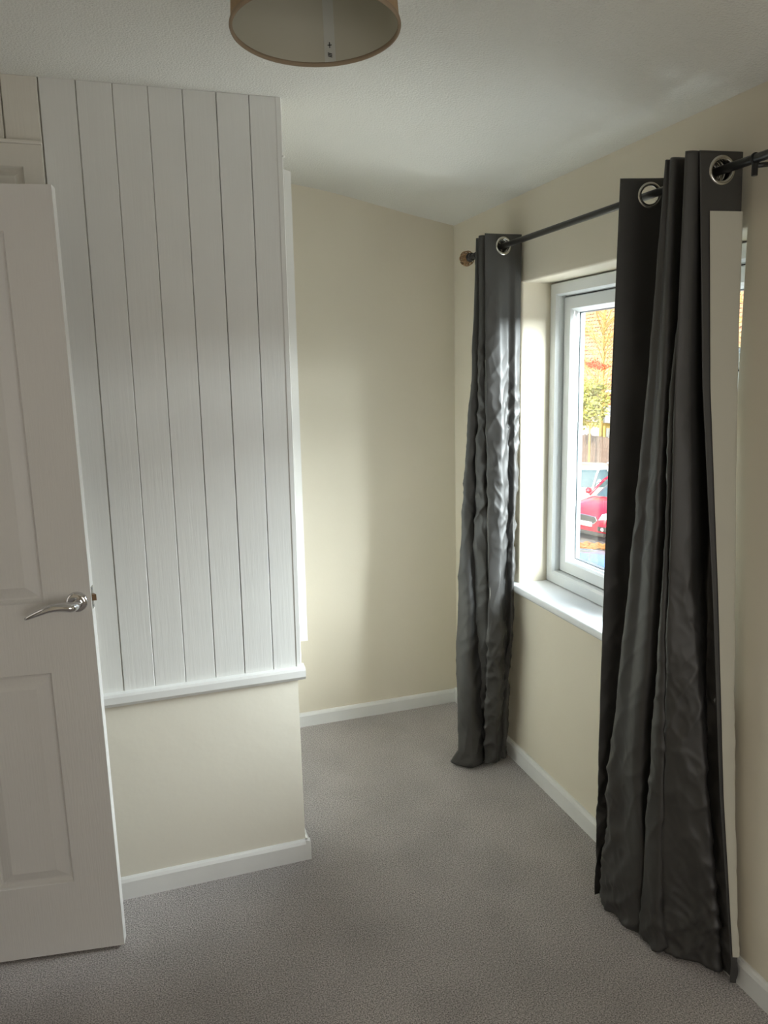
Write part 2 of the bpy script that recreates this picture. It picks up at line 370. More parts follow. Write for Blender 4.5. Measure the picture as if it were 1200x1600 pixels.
# architraved hatch on the side face of the bulkhead (seen edge-on)
hat = thing('side_cupboard', 'white architrave of the cupboard on the hidden side of the boarded bulkhead', 'cupboard', (XB + 0.013, YB, 0))
def arch_prof(): return [(0.0, 0.0), (0.044, 0.0), (0.044, 0.010), (0.034, 0.014), (0.034, 0.030), (0.020, 0.040), (0.014, 0.062), (0.0, 0.066)]
b = bmesh.new()
pf = [(u, v) for u, v in arch_prof()]
lo = [b.verts.new((u, 0.10 + v, 0.70)) for u, v in pf]; hi = [b.verts.new((u + 0.010, 0.10 + v, 2.14 - (0.0 if u < 0.022 else 0.014))) for u, v in pf]
for k in range(8): b.faces.new((lo[k], lo[(k + 1) % 8], hi[(k + 1) % 8], hi[k]))
b.faces.new(lo[::-1]); b.faces.new(hi); bmesh.ops.recalc_face_normals(b, faces=b.faces)
obj('architrave', b, M_gloss, hat)
b = bmesh.new(); bx(b, 0, 0.022, 0.166, 0.80, 2.075, 2.135, .003); obj('architrave', b, M_gloss, hat)
b = bmesh.new(); bx(b, 0, 0.022, 0.74, 0.80, 0.70, 2.075, .003); obj('architrave', b, M_gloss, hat)
b = bmesh.new(); bx(b, 0, 0.016, 0.17, 0.735, 0.70, 2.07, .002); obj('door_leaf', b, M_gloss, hat)
for z in (0.85, 1.45, 1.93):
    b = bmesh.new(); tube(b, [(0.024, 0.168, z - 0.03), (0.024, 0.168, z + 0.03)], 0.005, 10); lab(obj('hinge', b, M_gloss, hat, smooth=True), 'painted-over hinge knuckle')

# ------------------------------------------------------------------ open panelled door
TH = math.radians(-8)
dx, dyy = math.cos(TH), math.sin(TH)
dleaf = bpy.data.objects.new('door_1', None); C.objects.link(dleaf); dleaf.location = (-1.4975, -1.1535, 0.0); dleaf.rotation_euler = (0, 0, TH)
struct(dleaf)
W = 0.762
pan = panel_face('door_leaf', dleaf, M_door, W, 1.981, 0.035,
                 [(-0.305, -0.113, 0.221, 0.815), (-0.113 - 0.192 - 0.152 - 0.192, -0.113 - 0.192 - 0.152, 0.221, 0.815),
                  (-0.305, -0.113, 1.002, 1.889), (-0.113 - 0.192 - 0.152 - 0.192, -0.113 - 0.192 - 0.152, 1.002, 1.889)], mould=0.040, depth=0.015, z0=0.010)
# handle: rose, neck and swept lever
hd = bpy.data.objects.new('door_handle', None); C.objects.link(hd); hd.parent = dleaf; hd.location = (-0.034, 0, 0.998)
b = bmesh.new(); lathe(b, [(0, 0.0105), (0.010, 0.0105), (0.018, 0.010), (0.0235, 0.0085), (0.026, 0.005), (0.0265, 0.0), (0.0265, -0.001)], (0, 0, 0), (0, -1, 0), 40)
obj('rose', b, M_chrome, hd, smooth=True)
b = bmesh.new()
n_ = 22; rings = []
for i in range(n_ + 1):
    t = i / n_
    # path: leaves the rose, turns towards the hinge side and sweeps down
    if t < 0.25:
        s = t / 0.25; p = Vector((0.004 - 0.006 * s, -0.008 - 0.036 * math.sin(s * PI / 2), -0.002)); 
    else:
        s = (t - 0.25) / 0.75; p = Vector((-0.002 - 0.112 * s, -0.044 - 0.006 * math.sin(s * PI), -0.002 + 0.010 * math.sin(min(1, s * 1.5) * PI * 0.62) - 0.030 * s ** 1.8))
    rings.append(p)
def lever_sec(t):
    if t < 0.25: return (0.0115, 0.0115)
    s = (t - 0.25) / 0.75
    return (0.0125 * (1 - s) ** 0.6 * 0.75 + 0.0035, 0.0105 * (1 - s) + 0.0045)
prevr = None
for i, p in enumerate(rings):
    d = (rings[min(i + 1, n_)] - rings[max(i - 1, 0)]).normalized(); up = Vector((0, 0, 1)); sd = d.cross(up)
    sd.normalize(); up = sd.cross(d); hgt, wd = lever_sec(i / n_)
    ring = [b.verts.new(p + up * math.cos(a) * hgt + sd * math.sin(a) * wd) for a in [2 * PI * k / 16 for k in range(16)]]
    if prevr:
        for k in range(16): b.faces.new((prevr[k], prevr[(k + 1) % 16], ring[(k + 1) % 16], ring[k]))
    else: b.faces.new(ring[::-1])
    prevr = ring
b.faces.new(prevr); bmesh.ops.recalc_face_normals(b, faces=b.faces)
obj('lever', b, M_chrome, hd, smooth=True)
lt = bpy.data.objects.new('latch', None); C.objects.link(lt); lt.parent = dleaf; lt.location = (0.0, 0.0175, 1.003)
b = bmesh.new(); bx(b, -0.002, 0.0012, -0.011, 0.011, -0.029, 0.029, 0.0006, 1); obj('latch_plate', b, M_nickel, lt)
b = bmesh.new()
vv = [b.verts.new(c) for c in ((0, -0.007, -0.008), (0.011, -0.006, -0.008), (0.003, 0.007, -0.008), (0, 0.007, -0.008), (0, -0.007, 0.008), (0.011, -0.006, 0.008), (0.003, 0.007, 0.008), (0, 0.007, 0.008))]
for q in ((0, 3, 2, 1), (4, 5, 6, 7), (0, 1, 5, 4), (1, 2, 6, 5), (2, 3, 7, 6), (3, 0, 4, 7)): b.faces.new([vv[i] for i in q])
lab(obj('latch_bolt', b, M_brass, lt), 'brass latch tongue')
for z in (-0.022, 0.022):
    b = bmesh.new(); lathe(b, [(0, 0.0022), (0.003, 0.002), (0.0038, 0.001)], (0, 0, z), (1, 0, 0), 10); obj('screw', b, M_spacer, lt)
for z in (0.25, 1.0, 1.75):
    b = bmesh.new(); tube(b, [(-W - 0.006, 0.0, z - 0.05), (-W - 0.006, 0.0, z + 0.05)], 0.006, 10); obj('hinge', b, M_nickel, dleaf, smooth=True)

# ------------------------------------------------------------------ window
win = bpy.data.objects.new('window_1', None); C.objects.link(win); win.location = (0.12, (WY0 + WY1) / 2, WZ0); struct(win)
wx, wy, wz = 0.12, (WY0 + WY1) / 2, WZ0
def frame_ring(name, m, x0, x1, y0, y1, z0, z1, wd, ch=0.006, parent=win):
    """mitred rectangular frame, chamfered on the room side"""
    bm = bmesh.new(); y0 -= wy; y1 -= wy; z0 -= wz; z1 -= wz; x0 -= wx; x1 -= wx
    levels = [(0, x1), (0, x0 + ch), (ch * 0.6, x0), (wd - ch * 1.2, x0), (wd, x0 + ch * 1.6), (wd, x1)]
    rs = [[bm.verts.new(p) for p in ((x, y0 + i, z0 + i), (x, y1 - i, z0 + i), (x, y1 - i, z1 - i), (x, y0 + i, z1 - i))] for i, x in levels]
    n = len(rs)
    for a in range(n):
        A, B = rs[a], rs[(a + 1) % n]
        for k in range(4): bm.faces.new((A[k], A[(k + 1) % 4], B[(k + 1) % 4], B[k]))
    bmesh.ops.recalc_face_normals(bm, faces=bm.faces)
    return obj(name, bm, m, parent)
def wbox(name, m, x0, x1, y0, y1, z0, z1, bev=0.003, parent=win):
    bm = bmesh.new(); bx(bm, x0 - wx, x1 - wx, y0 - wy, y1 - wy, z0 - wz, z1 - wz, bev); return obj(name, bm, m, parent, auto=35)
SZ = 0.735
frame_ring('outer_frame', M_upvc, 0.12, 0.195, WY0, WY1, SZ, WZ1 - 0.004, 0.047)
YM, ZT = -1.135, 1.505
wbox('mullion', M_upvc, 0.122, 0.19, YM - 0.03, YM + 0.03, SZ + 0.045, WZ1 - 0.05)
wbox('transom', M_upvc, 0.122, 0.19, WY0 + 0.045, YM - 0.03, ZT - 0.028, ZT + 0.025)
def pane_at(nm, y0, y1, z0, z1, xg, parent=win, off=(0, 0, 0)):
    wbox('pane', M_pane, xg, xg + 0.004, y0, y1, z0, z1, 0, parent)
def sash(y0, y1, z0, z1, opening=True):
    g = 0.0035
    # dark gasket line in the gap
    frame_ring('gasket', M_gasket, 0.155, 0.185, y0, y1, z0, z1, 0.012, 0.001)
    if opening:
        s = frame_ring('sash', M_upvc, 0.148, 0.20, y0 + g, y1 - g, z0 + g, z1 - g, 0.050)
        i = 0.050
        frame_ring('glazing_bead', M_upvc, 0.163, 0.178, y0 + i, y1 - i, z0 + i, z1 - i, 0.009, 0.005, s)
        frame_ring('spacer_bar', M_spacer, 0.181, 0.198, y0 + i, y1 - i, z0 + i, z1 - i, 0.012, 0.001, s)
        wbox('pane', M_pane, 0.180, 0.1805, y0 + i + .001, y1 - i - .001, z0 + i + .001, z1 - i - .001, 0, s)
    else:
        frame_ring('glazing_bead', M_upvc, 0.150, 0.175, y0, y1, z0, z1, 0.016, 0.007)
        wbox('pane', M_pane, 0.180, 0.1805, y0 + .001, y1 - .001, z0 + .001, z1 - .001, 0)
sash(YM + 0.03, WY1 - 0.047, SZ + 0.045, WZ1 - 0.051)
sash(WY0 + 0.047, YM - 0.03, ZT + 0.025, WZ1 - 0.051)
sash(WY0 + 0.047, YM - 0.03, SZ + 0.045, ZT - 0.028, False)
b = bmesh.new(); tube(b, [(0.02, YM + 0.055 - wy, 1.25 - wz), (0.005, YM + 0.055 - wy, 1.25 - wz)], 0.010, 12); tube(b, [(0.005, YM + 0.055 - wy, 1.255 - wz), (0.0, YM + 0.055 - wy, 1.20 - wz), (0.004, YM + 0.055 - wy, 1.13 - wz)], [0.009, 0.008, 0.006], 12)
obj('window_handle', b, M_upvc, win, smooth=True)
# sill board
b = bmesh.new(); pr_ = [(0.125, 0.735), (-0.022, 0.735)] + [(-0.022 - 0.012 * math.sin(t), 0.721 + 0.014 * math.cos(t)) for t in [PI * k / 8 for k in range(1, 8)]] + [(-0.022, 0.707), (0.125, 0.707)]
bmv = [[b.verts.new((x - wx, y - wy, z - wz)) for x, z in pr_] for y in (WY0 - 0.03, WY1 + 0.03)]
n_ = len(pr_)
# tongue of the board inside the opening, nosing past both jambs
for k in range(n_): b.faces.new((bmv[0][k], bmv[0][(k + 1) % n_], bmv[1][(k + 1) % n_], bmv[1][k]))
b.faces.new(bmv[0][::-1]); b.faces.new(bmv[1]); bmesh.ops.recalc_face_normals(b, faces=b.faces)
obj('window_sill', b, M_sill, win, auto=50)
wbox('outer_sill', M_upvc, 0.19, 0.35, WY0, WY1, 0.690, 0.735, 0.006)

# ------------------------------------------------------------------ curtains
RODX, RODZ = -0.08, 1.972
ZK = [2.012, 1.5, 1.0, 0.5, 0.07, 0.0]
def curtain(name, label, keys, seed, hang_dir, hem_side, nu=300, nz=300, fullz=0.006, taper=0, amp=(0.0, 0.004, 0.006, 0.010)):
    """keys: list of control points, each a list of (x,y) for every height in ZK; far end first. The face is on the right of the path."""
    nk = len(keys)
    def ctrl(z):
        for a in range(len(ZK) - 1):
            if z >= ZK[a + 1] - 1e-9:
                t = (z - ZK[a + 1]) / (ZK[a] - ZK[a + 1]); t = min(1, max(0, t)); break
        return [Vector((k[a + 1][0] * (1 - t) + k[a][0] * t, k[a + 1][1] * (1 - t) + k[a][1] * t, z)) for k in keys]
    def spl(P, u):
        u = min(max(u, 0), 0.99999) * (nk - 1); i = int(u); t = u - i
        p1, p2 = P[i], P[i + 1]; p0 = P[i - 1] if i else p1 * 2 - p2; p3 = P[i + 2] if i + 2 < nk else p2 * 2 - p1
        T = 0.42; m1 = (p2 - p0) * T * 0.9; m2 = (p3 - p1) * T * 0.9
        t2, t3 = t * t, t * t * t
        return p1 * (2 * t3 - 3 * t2 + 1) + m1 * (t3 - 2 * t2 + t) + p2 * (3 * t2 - 2 * t3) + m2 * (t3 - t2)
    zt = ZK[0]; G = []; N = []
    for j in range(nz + 1):
        z = zt + (fullz - zt) * j / nz; P = ctrl(z); row = [spl(P, i / nu) for i in range(nu + 1)]
        nrm = []
        for i in range(nu + 1):
            d = row[min(i + 1, nu)] - row[max(i - 1, 0)]; n = Vector((d.y, -d.x, 0)); n = n.normalized() if n.length > 1e-9 else Vector((0, -1, 0)); nrm.append(n)
        s = 0; out = []
        f = 1 - (z / zt)                       # 0 at top, 1 at bottom
        a = amp[0] + (amp[1] - amp[0]) * min(1, f / 0.25) if f < 0.25 else (amp[1] + (amp[2] - amp[1]) * (f - 0.25) / 0.4 if f < 0.65 else amp[2] + (amp[3] - amp[2]) * min(1, (f - 0.65) / 0.25))
        for i in range(nu + 1):
            if i: s += (row[i] - row[i - 1]).length
            v1 = Vector((s * 9 + seed, z * 3.2 + s * 3, seed * 1.7)); v2 = Vector((s * 17 - z * 9, z * 8 + seed * 3, 3.1)); v3 = Vector((s * 30 + z * 12, z * 17, seed))
            r1 = 1 - 2 * abs(noise.noise(v1)); r2 = 1 - 2 * abs(noise.noise(v2)); r3 = 1 - 2 * abs(noise.noise(v3))
            g_ = min(1, max(0, noise.noise(Vector((s * 4, z * 2.2, seed + 9))) * 1.6 + 0.45))
            dsp = a * (0.75 * (r1 - 0.5) + 0.95 * (r2 * abs(r2) - 0.2) * (0.25 + 0.75 * g_) + 0.42 * (r3 * abs(r3) - 0.2) * (0.15 + g_))
            dsp *= min(1, (nu - i) / (nu * taper)) if taper else 1
            zz = z
            if z < 0.10: zz = z + 0.010 * (0.5 + 0.5 * noise.noise(Vector((s * 8, 0, seed)))) * (1 - z / 0.10)
            out.append(Vector((row[i].x, row[i].y, zz)) + nrm[i] * dsp)
        G.append(out); N.append(nrm)
    # eyelets: where the panel crosses the rod
    jr = min(range(nz + 1), key=lambda j: abs(G[j][0].z - RODZ)); eye = []
    for i in range(1, nu + 1):
        a_, b_ = G[jr][i - 1].x - RODX, G[jr][i].x - RODX
        if a_ * b_ < 0:
            t = a_ / (a_ - b_); c = G[jr][i - 1].lerp(G[jr][i], t); d = (G[jr][i] - G[jr][i - 1]).normalized(); eye.append((Vector((RODX, c.y, RODZ)), Vector((d.y, -d.x, 0)).normalized()))
    def inhole(p, rad=0.0245):
        return any((p - c).length < rad and abs((p - c).dot(n)) < 0.004 for c, n in eye)
    root = thing(name, label, 'curtain', (RODX, (keys[0][0][1] + keys[-1][0][1]) / 2, 0)); ro = Vector(root.location)
    bm = bmesh.new(); V = [[bm.verts.new(p - ro) for p in r] for r in G]
    for j in range(nz):
        for i in range(nu):
            cpt = (G[j][i] + G[j + 1][i + 1]) / 2
            if G[j][i].z > 1.9 and inhole(cpt): continue
            bm.faces.new((V[j][i], V[j + 1][i], V[j + 1][i + 1], V[j][i + 1]))
    for v_ in [v_ for v_ in bm.verts if not v_.link_faces]: bm.verts.remove(v_)
    bmesh.ops.recalc_face_normals(bm, faces=bm.faces)
    o = obj('curtain_cloth', bm, M_curt, root, smooth=True)
    md = o.modifiers.new('thickness', 'SOLIDIFY'); md.thickness = 0.0012; md.offset = 0
    # lining on the back, held in by the side hems, the header and the bottom hem
    seg_len = []; s = 0
    for i in range(nu + 1):
        if i: s += (G[nz // 2][i] - G[nz // 2][i - 1]).length
        seg_len.append(s)
    i0 = next(i for i in range(nu + 1) if seg_len[i] > 0.028); i1 = max(i for i in range(nu + 1) if seg_len[i] < s - hem_side)
    j0 = next(j for j in range(nz + 1) if G[j][0].z < 1.888); j1 = max(j for j in range(nz + 1) if G[j][0].z > 0.085)
    bm = bmesh.new(); V = [[bm.verts.new(G[j][i] - N[j][i] * 0.0040 - ro) for i in range(i0, i1 + 1)] for j in range(j0, j1 + 1)]
    for j in range(len(V) - 1):
        for i in range(len(V[0]) - 1): bm.faces.new((V[j][i], V[j][i + 1], V[j + 1][i + 1], V[j + 1][i]))
    lab(obj('lining', bm, M_lining, root, smooth=True), 'cream lining cloth')
    for c, n in eye:
        bm = bmesh.new(); torus(bm, c - ro, n, 0.0270, 0.0052, 36, 10, 0.75); obj('eyelet', bm, M_nickel, root, smooth=True)
    return root
def K(*p): return list(p) + [p[-1]] if len(p) == 5 else list(p)
left_keys = [
    K((-.02, -.470), (-.03, -.470), (-.05, -.455), (-.06, -.450), (-.07, -.46)),
    K((-.125, -.5107), (-.150, -.5128), (-.190, -.5037), (-.220, -.5163), (-.240, -.574), (-.262, -.540)),
    K((-.130, -.5268), (-.145, -.5358), (-.170, -.5305), (-.190, -.5771), (-.200, -.614)),
    K((-.030, -.545), (-.04, -.545), (-.06, -.525), (-.08, -.54), (-.10, -.555)),
    K((-.140, -.5588), (-.145, -.569), (-.155, -.5443), (-.165, -.5521), (-.170, -.5667)),
    K((-.140, -.5851), (-.135, -.588), (-.130, -.583), (-.130, -.594), (-.135, -.580)),
    K((-.030, -.598), (-.03, -.600), (-.05, -.602), (-.06, -.606), (-.08, -.584)),
    K((-.150, -.6216), (-.145, -.6193), (-.140, -.6297), (-.140, -.6330), (-.140, -.6033)),
    K((-.105, -.622), (-.100, -.648), (-.100, -.655), (-.100, -.650), (-.105, -.615)),
    K((-.060, -.6215), (-.058, -.617), (-.053, -.609), (-.060, -.612), (-.065, -.585)),
    K((-.035, -.6235), (-.035, -.629), (-.036, -.628), (-.045, -.628), (-.050, -.590)),
    K((-.010, -.6239), (-.012, -.6193), (-.017, -.6077), (-.030, -.6132), (-.035, -.575))]
curtain('curtain', 'crumpled grey eyelet curtain hanging at the far side of the window, near the room corner', left_keys, 2.3, 1, 0.028, amp=(0.0, 0.006, 0.011, 0.009))
right_keys = [
    K((-.155, -1.4105), (-.160, -1.4064), (-.165, -1.407), (-.170, -1.4111), (-.170, -1.412)),
    K((-.020, -1.458), (-.030, -1.470), (-.040, -1.460), (-.060, -1.440), (-.080, -1.435)),
    K((-.150, -1.578), (-.150, -1.5445), (-.160, -1.515), (-.165, -1.4659), (-.165, -1.4539)),
    K((-.149, -1.592), (-.148, -1.575), (-.153, -1.553), (-.162, -1.520), (-.166, -1.52)),
    K((-.150, -1.613), (-.145, -1.6056), (-.145, -1.5945), (-.145, -1.5732), (-.145, -1.5922)),
    K((-.020, -1.620), (-.030, -1.605), (-.040, -1.600), (-.050, -1.585), (-.070, -1.590)),
    K((-.100, -1.628), (-.138, -1.6224), (-.14, -1.6252), (-.14, -1.6094), (-.14, -1.5995)),
    K((-.100, -1.634), (-.138, -1.636), (-.14, -1.6398), (-.14, -1.6508), (-.14, -1.6652)),
    K((-.020, -1.640), (-.020, -1.644), (-.030, -1.650), (-.060, -1.650), (-.080, -1.662)),
    K((-.155, -1.6555), (-.150, -1.6485), (-.145, -1.6509), (-.135, -1.657), (-.125, -1.6616)),
    K((-.140, -1.6682), (-.120, -1.6603), (-.100, -1.6767), (-.070, -1.7236), (-.040, -1.7639)),
    K((-.050, -1.662), (-.035, -1.650), (-.040, -1.662), (-.040, -1.695), (-.030, -1.735)),
    K((-.030, -1.684), (-.028, -1.7029), (-.025, -1.7339), (-.022, -1.7711), (-.022, -1.8205)),
    K((-.135, -1.672), (-.110, -1.690), (-.080, -1.7275), (-.060, -1.7671), (-.040, -1.8172))]
curtain('curtain', 'long dark charcoal eyelet curtain nearest the camera, its cream lining turned outwards', right_keys, 8.1, 1, 0.011, taper=0.14, amp=(0.0, 0.003, 0.005, 0.014))

# ------------------------------------------------------------------ curtain pole
pole = thing('curtain_pole', 'black metal curtain pole above the window with a woven bronze ball at its end', 'curtain pole', (RODX, -1.2, RODZ))
b = bmesh.new(); tube(b, [(0, 0.845, 0), (0, -1.15, 0)], 0.0098, 20); obj('pole', b, M_black, pole, auto=40)
fin = bpy.data.objects.new('finial', None); C.objects.link(fin); fin.parent = pole; fin.location = (0, 0.888, 0)
b = bmesh.new(); lathe(b, [(0.0098, -0.055), (0.014, -0.053), (0.0145, -0.044), (0.011, -0.041), (0.011, -0.036), (0.016, -0.033), (0.017, -0.028), (0.012, -0.024), (0, -0.024)], (0, 0, 0), (0, 1, 0), 20)
lab(obj('collar', b, M_black, fin, smooth=True), 'black collar')
b = bmesh.new(); r_ = 0.0275
for k in range(9):
    a0 = 2 * PI * k / 9
    for s_ in (1, -1):
        pts = []
        for i in range(15):
            t = i / 14; ph = PI * (0.08 + 0.84 * t); a_ = a0 + s_ * 1.5 * t
            pts.append((r_ * math.sin(ph) * math.cos(a_), -r_ * math.cos(ph), r_ * math.sin(ph) * math.sin(a_)))
        tube(b, pts, 0.0023, 6)
lathe(b, [(0, -0.02), (0.012, -0.017), (0.020, -0.008), (0.0215, 0.0), (0.020, 0.008), (0.012, 0.017), (0, 0.02)], (0, 0, 0), (0, 1, 0), 16)
lathe(b, [(0, 0.033), (0.006, 0.032), (0.009, 0.027), (0.007, 0.024)], (0, 0, 0), (0, 1, 0), 12)
obj('basket_ball', b, M_finial, fin, smooth=True)
def bracket(y):
    br = bpy.data.objects.new('bracket', None); C.objects.link(br); br.parent = pole; br.location = (0, y + 1.2, 0)
    b = bmesh.new(); tube(b, [(0.080, 0, -0.005), (0.03, 0, -0.010), (0.0, 0, -0.014)], 0.0055, 10); obj('arm', b, M_black, br, smooth=True)
    b = bmesh.new(); tube(b, [(0, 0, -0.010), (0, 0, -0.034)], 0.0062, 12); obj('clamp_screw', b, M_black, br, auto=40)
    b = bmesh.new(); bx(b, 0.070, 0.079, -0.008, 0.008, -0.045, 0.022, 0.002); obj('wall_plate', b, M_black, br)
    b = bmesh.new(); torus(b, (0, 0, 0), (0, 1, 0), 0.0112, 0.0014, 20, 6, 2.2); obj('ring', b, M_black, br, smooth=True)
bracket(-0.40); bracket(-1.778)

# ------------------------------------------------------------------ pendant lampshade
LX, LY, LZ = -1.061, -1.957, 2.05
sh = thing('ceiling_lamp', 'tan fabric drum lampshade hanging from the ceiling at the top of the picture', 'lampshade', (LX, LY, LZ)); sh.rotation_euler = (math.radians(-2.2), 0, 0)
def drum(r0, r1, z0, z1, seg=96):
    bm = bmesh.new(); A = []; B = []
    for k in range(seg):
        t = 2 * PI * k / seg; A.append(bm.verts.new((r0 * math.cos(t), r0 * math.sin(t), z0))); B.append(bm.verts.new((r1 * math.cos(t), r1 * math.sin(t), z1)))
    for k in range(seg): bm.faces.new((A[k], A[(k + 1) % seg], B[(k + 1) % seg], B[k]))
    return bm
obj('shade', drum(0.1235, 0.113, 0.0, 0.165), M_shade_out, sh, smooth=True)
lab(obj('shade_lining', drum(0.1222, 0.1118, 0.0, 0.165), M_shade_in, sh, smooth=True), 'pale plastic lining inside the shade')
b = bmesh.new(); torus(b, (0, 0, 0.001), (0, 0, 1), 0.1232, 0.0026, 96, 8, 1.5); obj('bottom_rim', b, M_shade_rim, sh, smooth=True)
b = bmesh.new(); torus(b, (0, 0, 0.165), (0, 0, 1), 0.1128, 0.0022, 96, 8); obj('top_rim', b, M_shade_rim, sh, smooth=True)
# seam strip with the printed marks, on the inside towards the viewer's far side
sa = math.atan2(0.975, 0.10) + 0.0
def inner(a, z, off=0.0006): 
    r = 0.1222 - 0.0104 * z / 0.165 - off; return (r * math.cos(a), r * math.sin(a), z)
# the visible inside is the far wall seen through the open bottom
a0 = math.radians(65.5); wd = 0.075
def patch(bm, a1, a2, z1, z2, off, n=6):
    for k in range(n):
        p, q = a1 + (a2 - a1) * k / n, a1 + (a2 - a1) * (k + 1) / n
        bm.faces.new([bm.verts.new(inner(p, z1, off)), bm.verts.new(inner(q, z1, off)), bm.verts.new(inner(q, z2, off)), bm.verts.new(inner(p, z2, off))])
b = bmesh.new(); patch(b, a0 - wd, a0 + wd, 0.002, 0.163, 0.0007); strip = lab(obj('seam_strip', b, M_strip, sh), 'glossy seam strip with small printed marks')
b = bmesh.new()
am = a0 + 0.0
def quad(bm, pts, off=0.0012): bm.faces.new([bm.verts.new(inner(am + u / 0.122, z, off)) for u, z in pts])
quad(b, [(-0.0035, 0.0275), (0.0035, 0.0275), (0.0035, 0.0287), (-0.0035, 0.0287)])
quad(b, [(-0.0007, 0.0285), (0.0007, 0.0285), (0.0007, 0.0325), (-0.0007, 0.0325)]); quad(b, [(-0.0007, 0.0238), (0.0007, 0.0238), (0.0007, 0.0277), (-0.0007, 0.0277)])
for k in range(3): quad(b, [(-0.0035, 0.0095 + k * 0.0022), (0.0035, 0.0118 + k * 0.0022), (0.0035, 0.0132 + k * 0.0022), (-0.0035, 0.0109 + k * 0.0022)])
obj('printed_mark', b, M_print, sh)
b = bmesh.new(); torus(b, (0, 0, 0.150), (0, 0, 1), 0.022, 0.0018, 24, 6)
for k in range(3):
    a = 2 * PI * k / 3 + 0.5; tube(b, [(0.022 * math.cos(a), 0.022 * math.sin(a), 0.150), (0.1125 * math.cos(a), 0.1125 * math.sin(a), 0.164)], 0.0014, 6)
obj('wire_spider', b, M_gloss, sh, smooth=True)
b = bmesh.new(); lathe(b, [(0.012, 0.118), (0.019, 0.120), (0.019, 0.165), (0.013, 0.185), (0.004, 0.19)], (0, 0, 0), (0, 0, 1), 20); obj('lamp_holder', b, M_gloss, sh, smooth=True)
b = bmesh.new(); tube(b, [(0, 0, 0.19), (0, 0, H1 - LZ - 0.01)], 0.003, 8); obj('cord', b, M_gloss, sh, smooth=True)
b = bmesh.new(); lathe(b, [(0.045, H1 - LZ), (0.045, H1 - LZ - 0.006), (0.030, H1 - LZ - 0.022), (0.008, H1 - LZ - 0.028), (0, H1 - LZ - 0.028)], (0, 0, 0), (0, 0, 1), 24); obj('ceiling_rose', b, M_gloss, sh, smooth=True)

# ================================================================== OUTSIDE
GZ = -2.7
bm = bmesh.new(); bx(bm, 0.31, 45, -30, 60, GZ - 0.2, GZ); road = struct(obj('ground', bm, M_asphalt))
# fallen leaves along the kerb
bm = bmesh.new(); rnd = random.Random(3)
for _ in range(5000):
    t = rnd.uniform(-4, 4); s = rnd.gauss(0, 0.16)
    x = 8.9 + 0.80 * t + 0.54 * s; y = 12.12 - 0.60 * t + 0.84 * s
    z = GZ + 0.005 + rnd.random() * 0.02; a = rnd.random() * PI; r = rnd.uniform(0.04, 0.08)
    ps = [bm.verts.new((x + r * math.cos(a + k * PI / 2) * (1 if k % 2 else 0.6), y + r * math.sin(a + k * PI / 2) * (1 if k % 2 else 0.6), z + rnd.uniform(0, 0.025))) for k in range(4)]
    bm.faces.new(ps)
lv = tag(obj('fallen_leaves', bm, M_leaf_o), 'band of orange fallen leaves on the tarmac in front of the red car', 'leaves'); lv['kind'] = 'stuff'

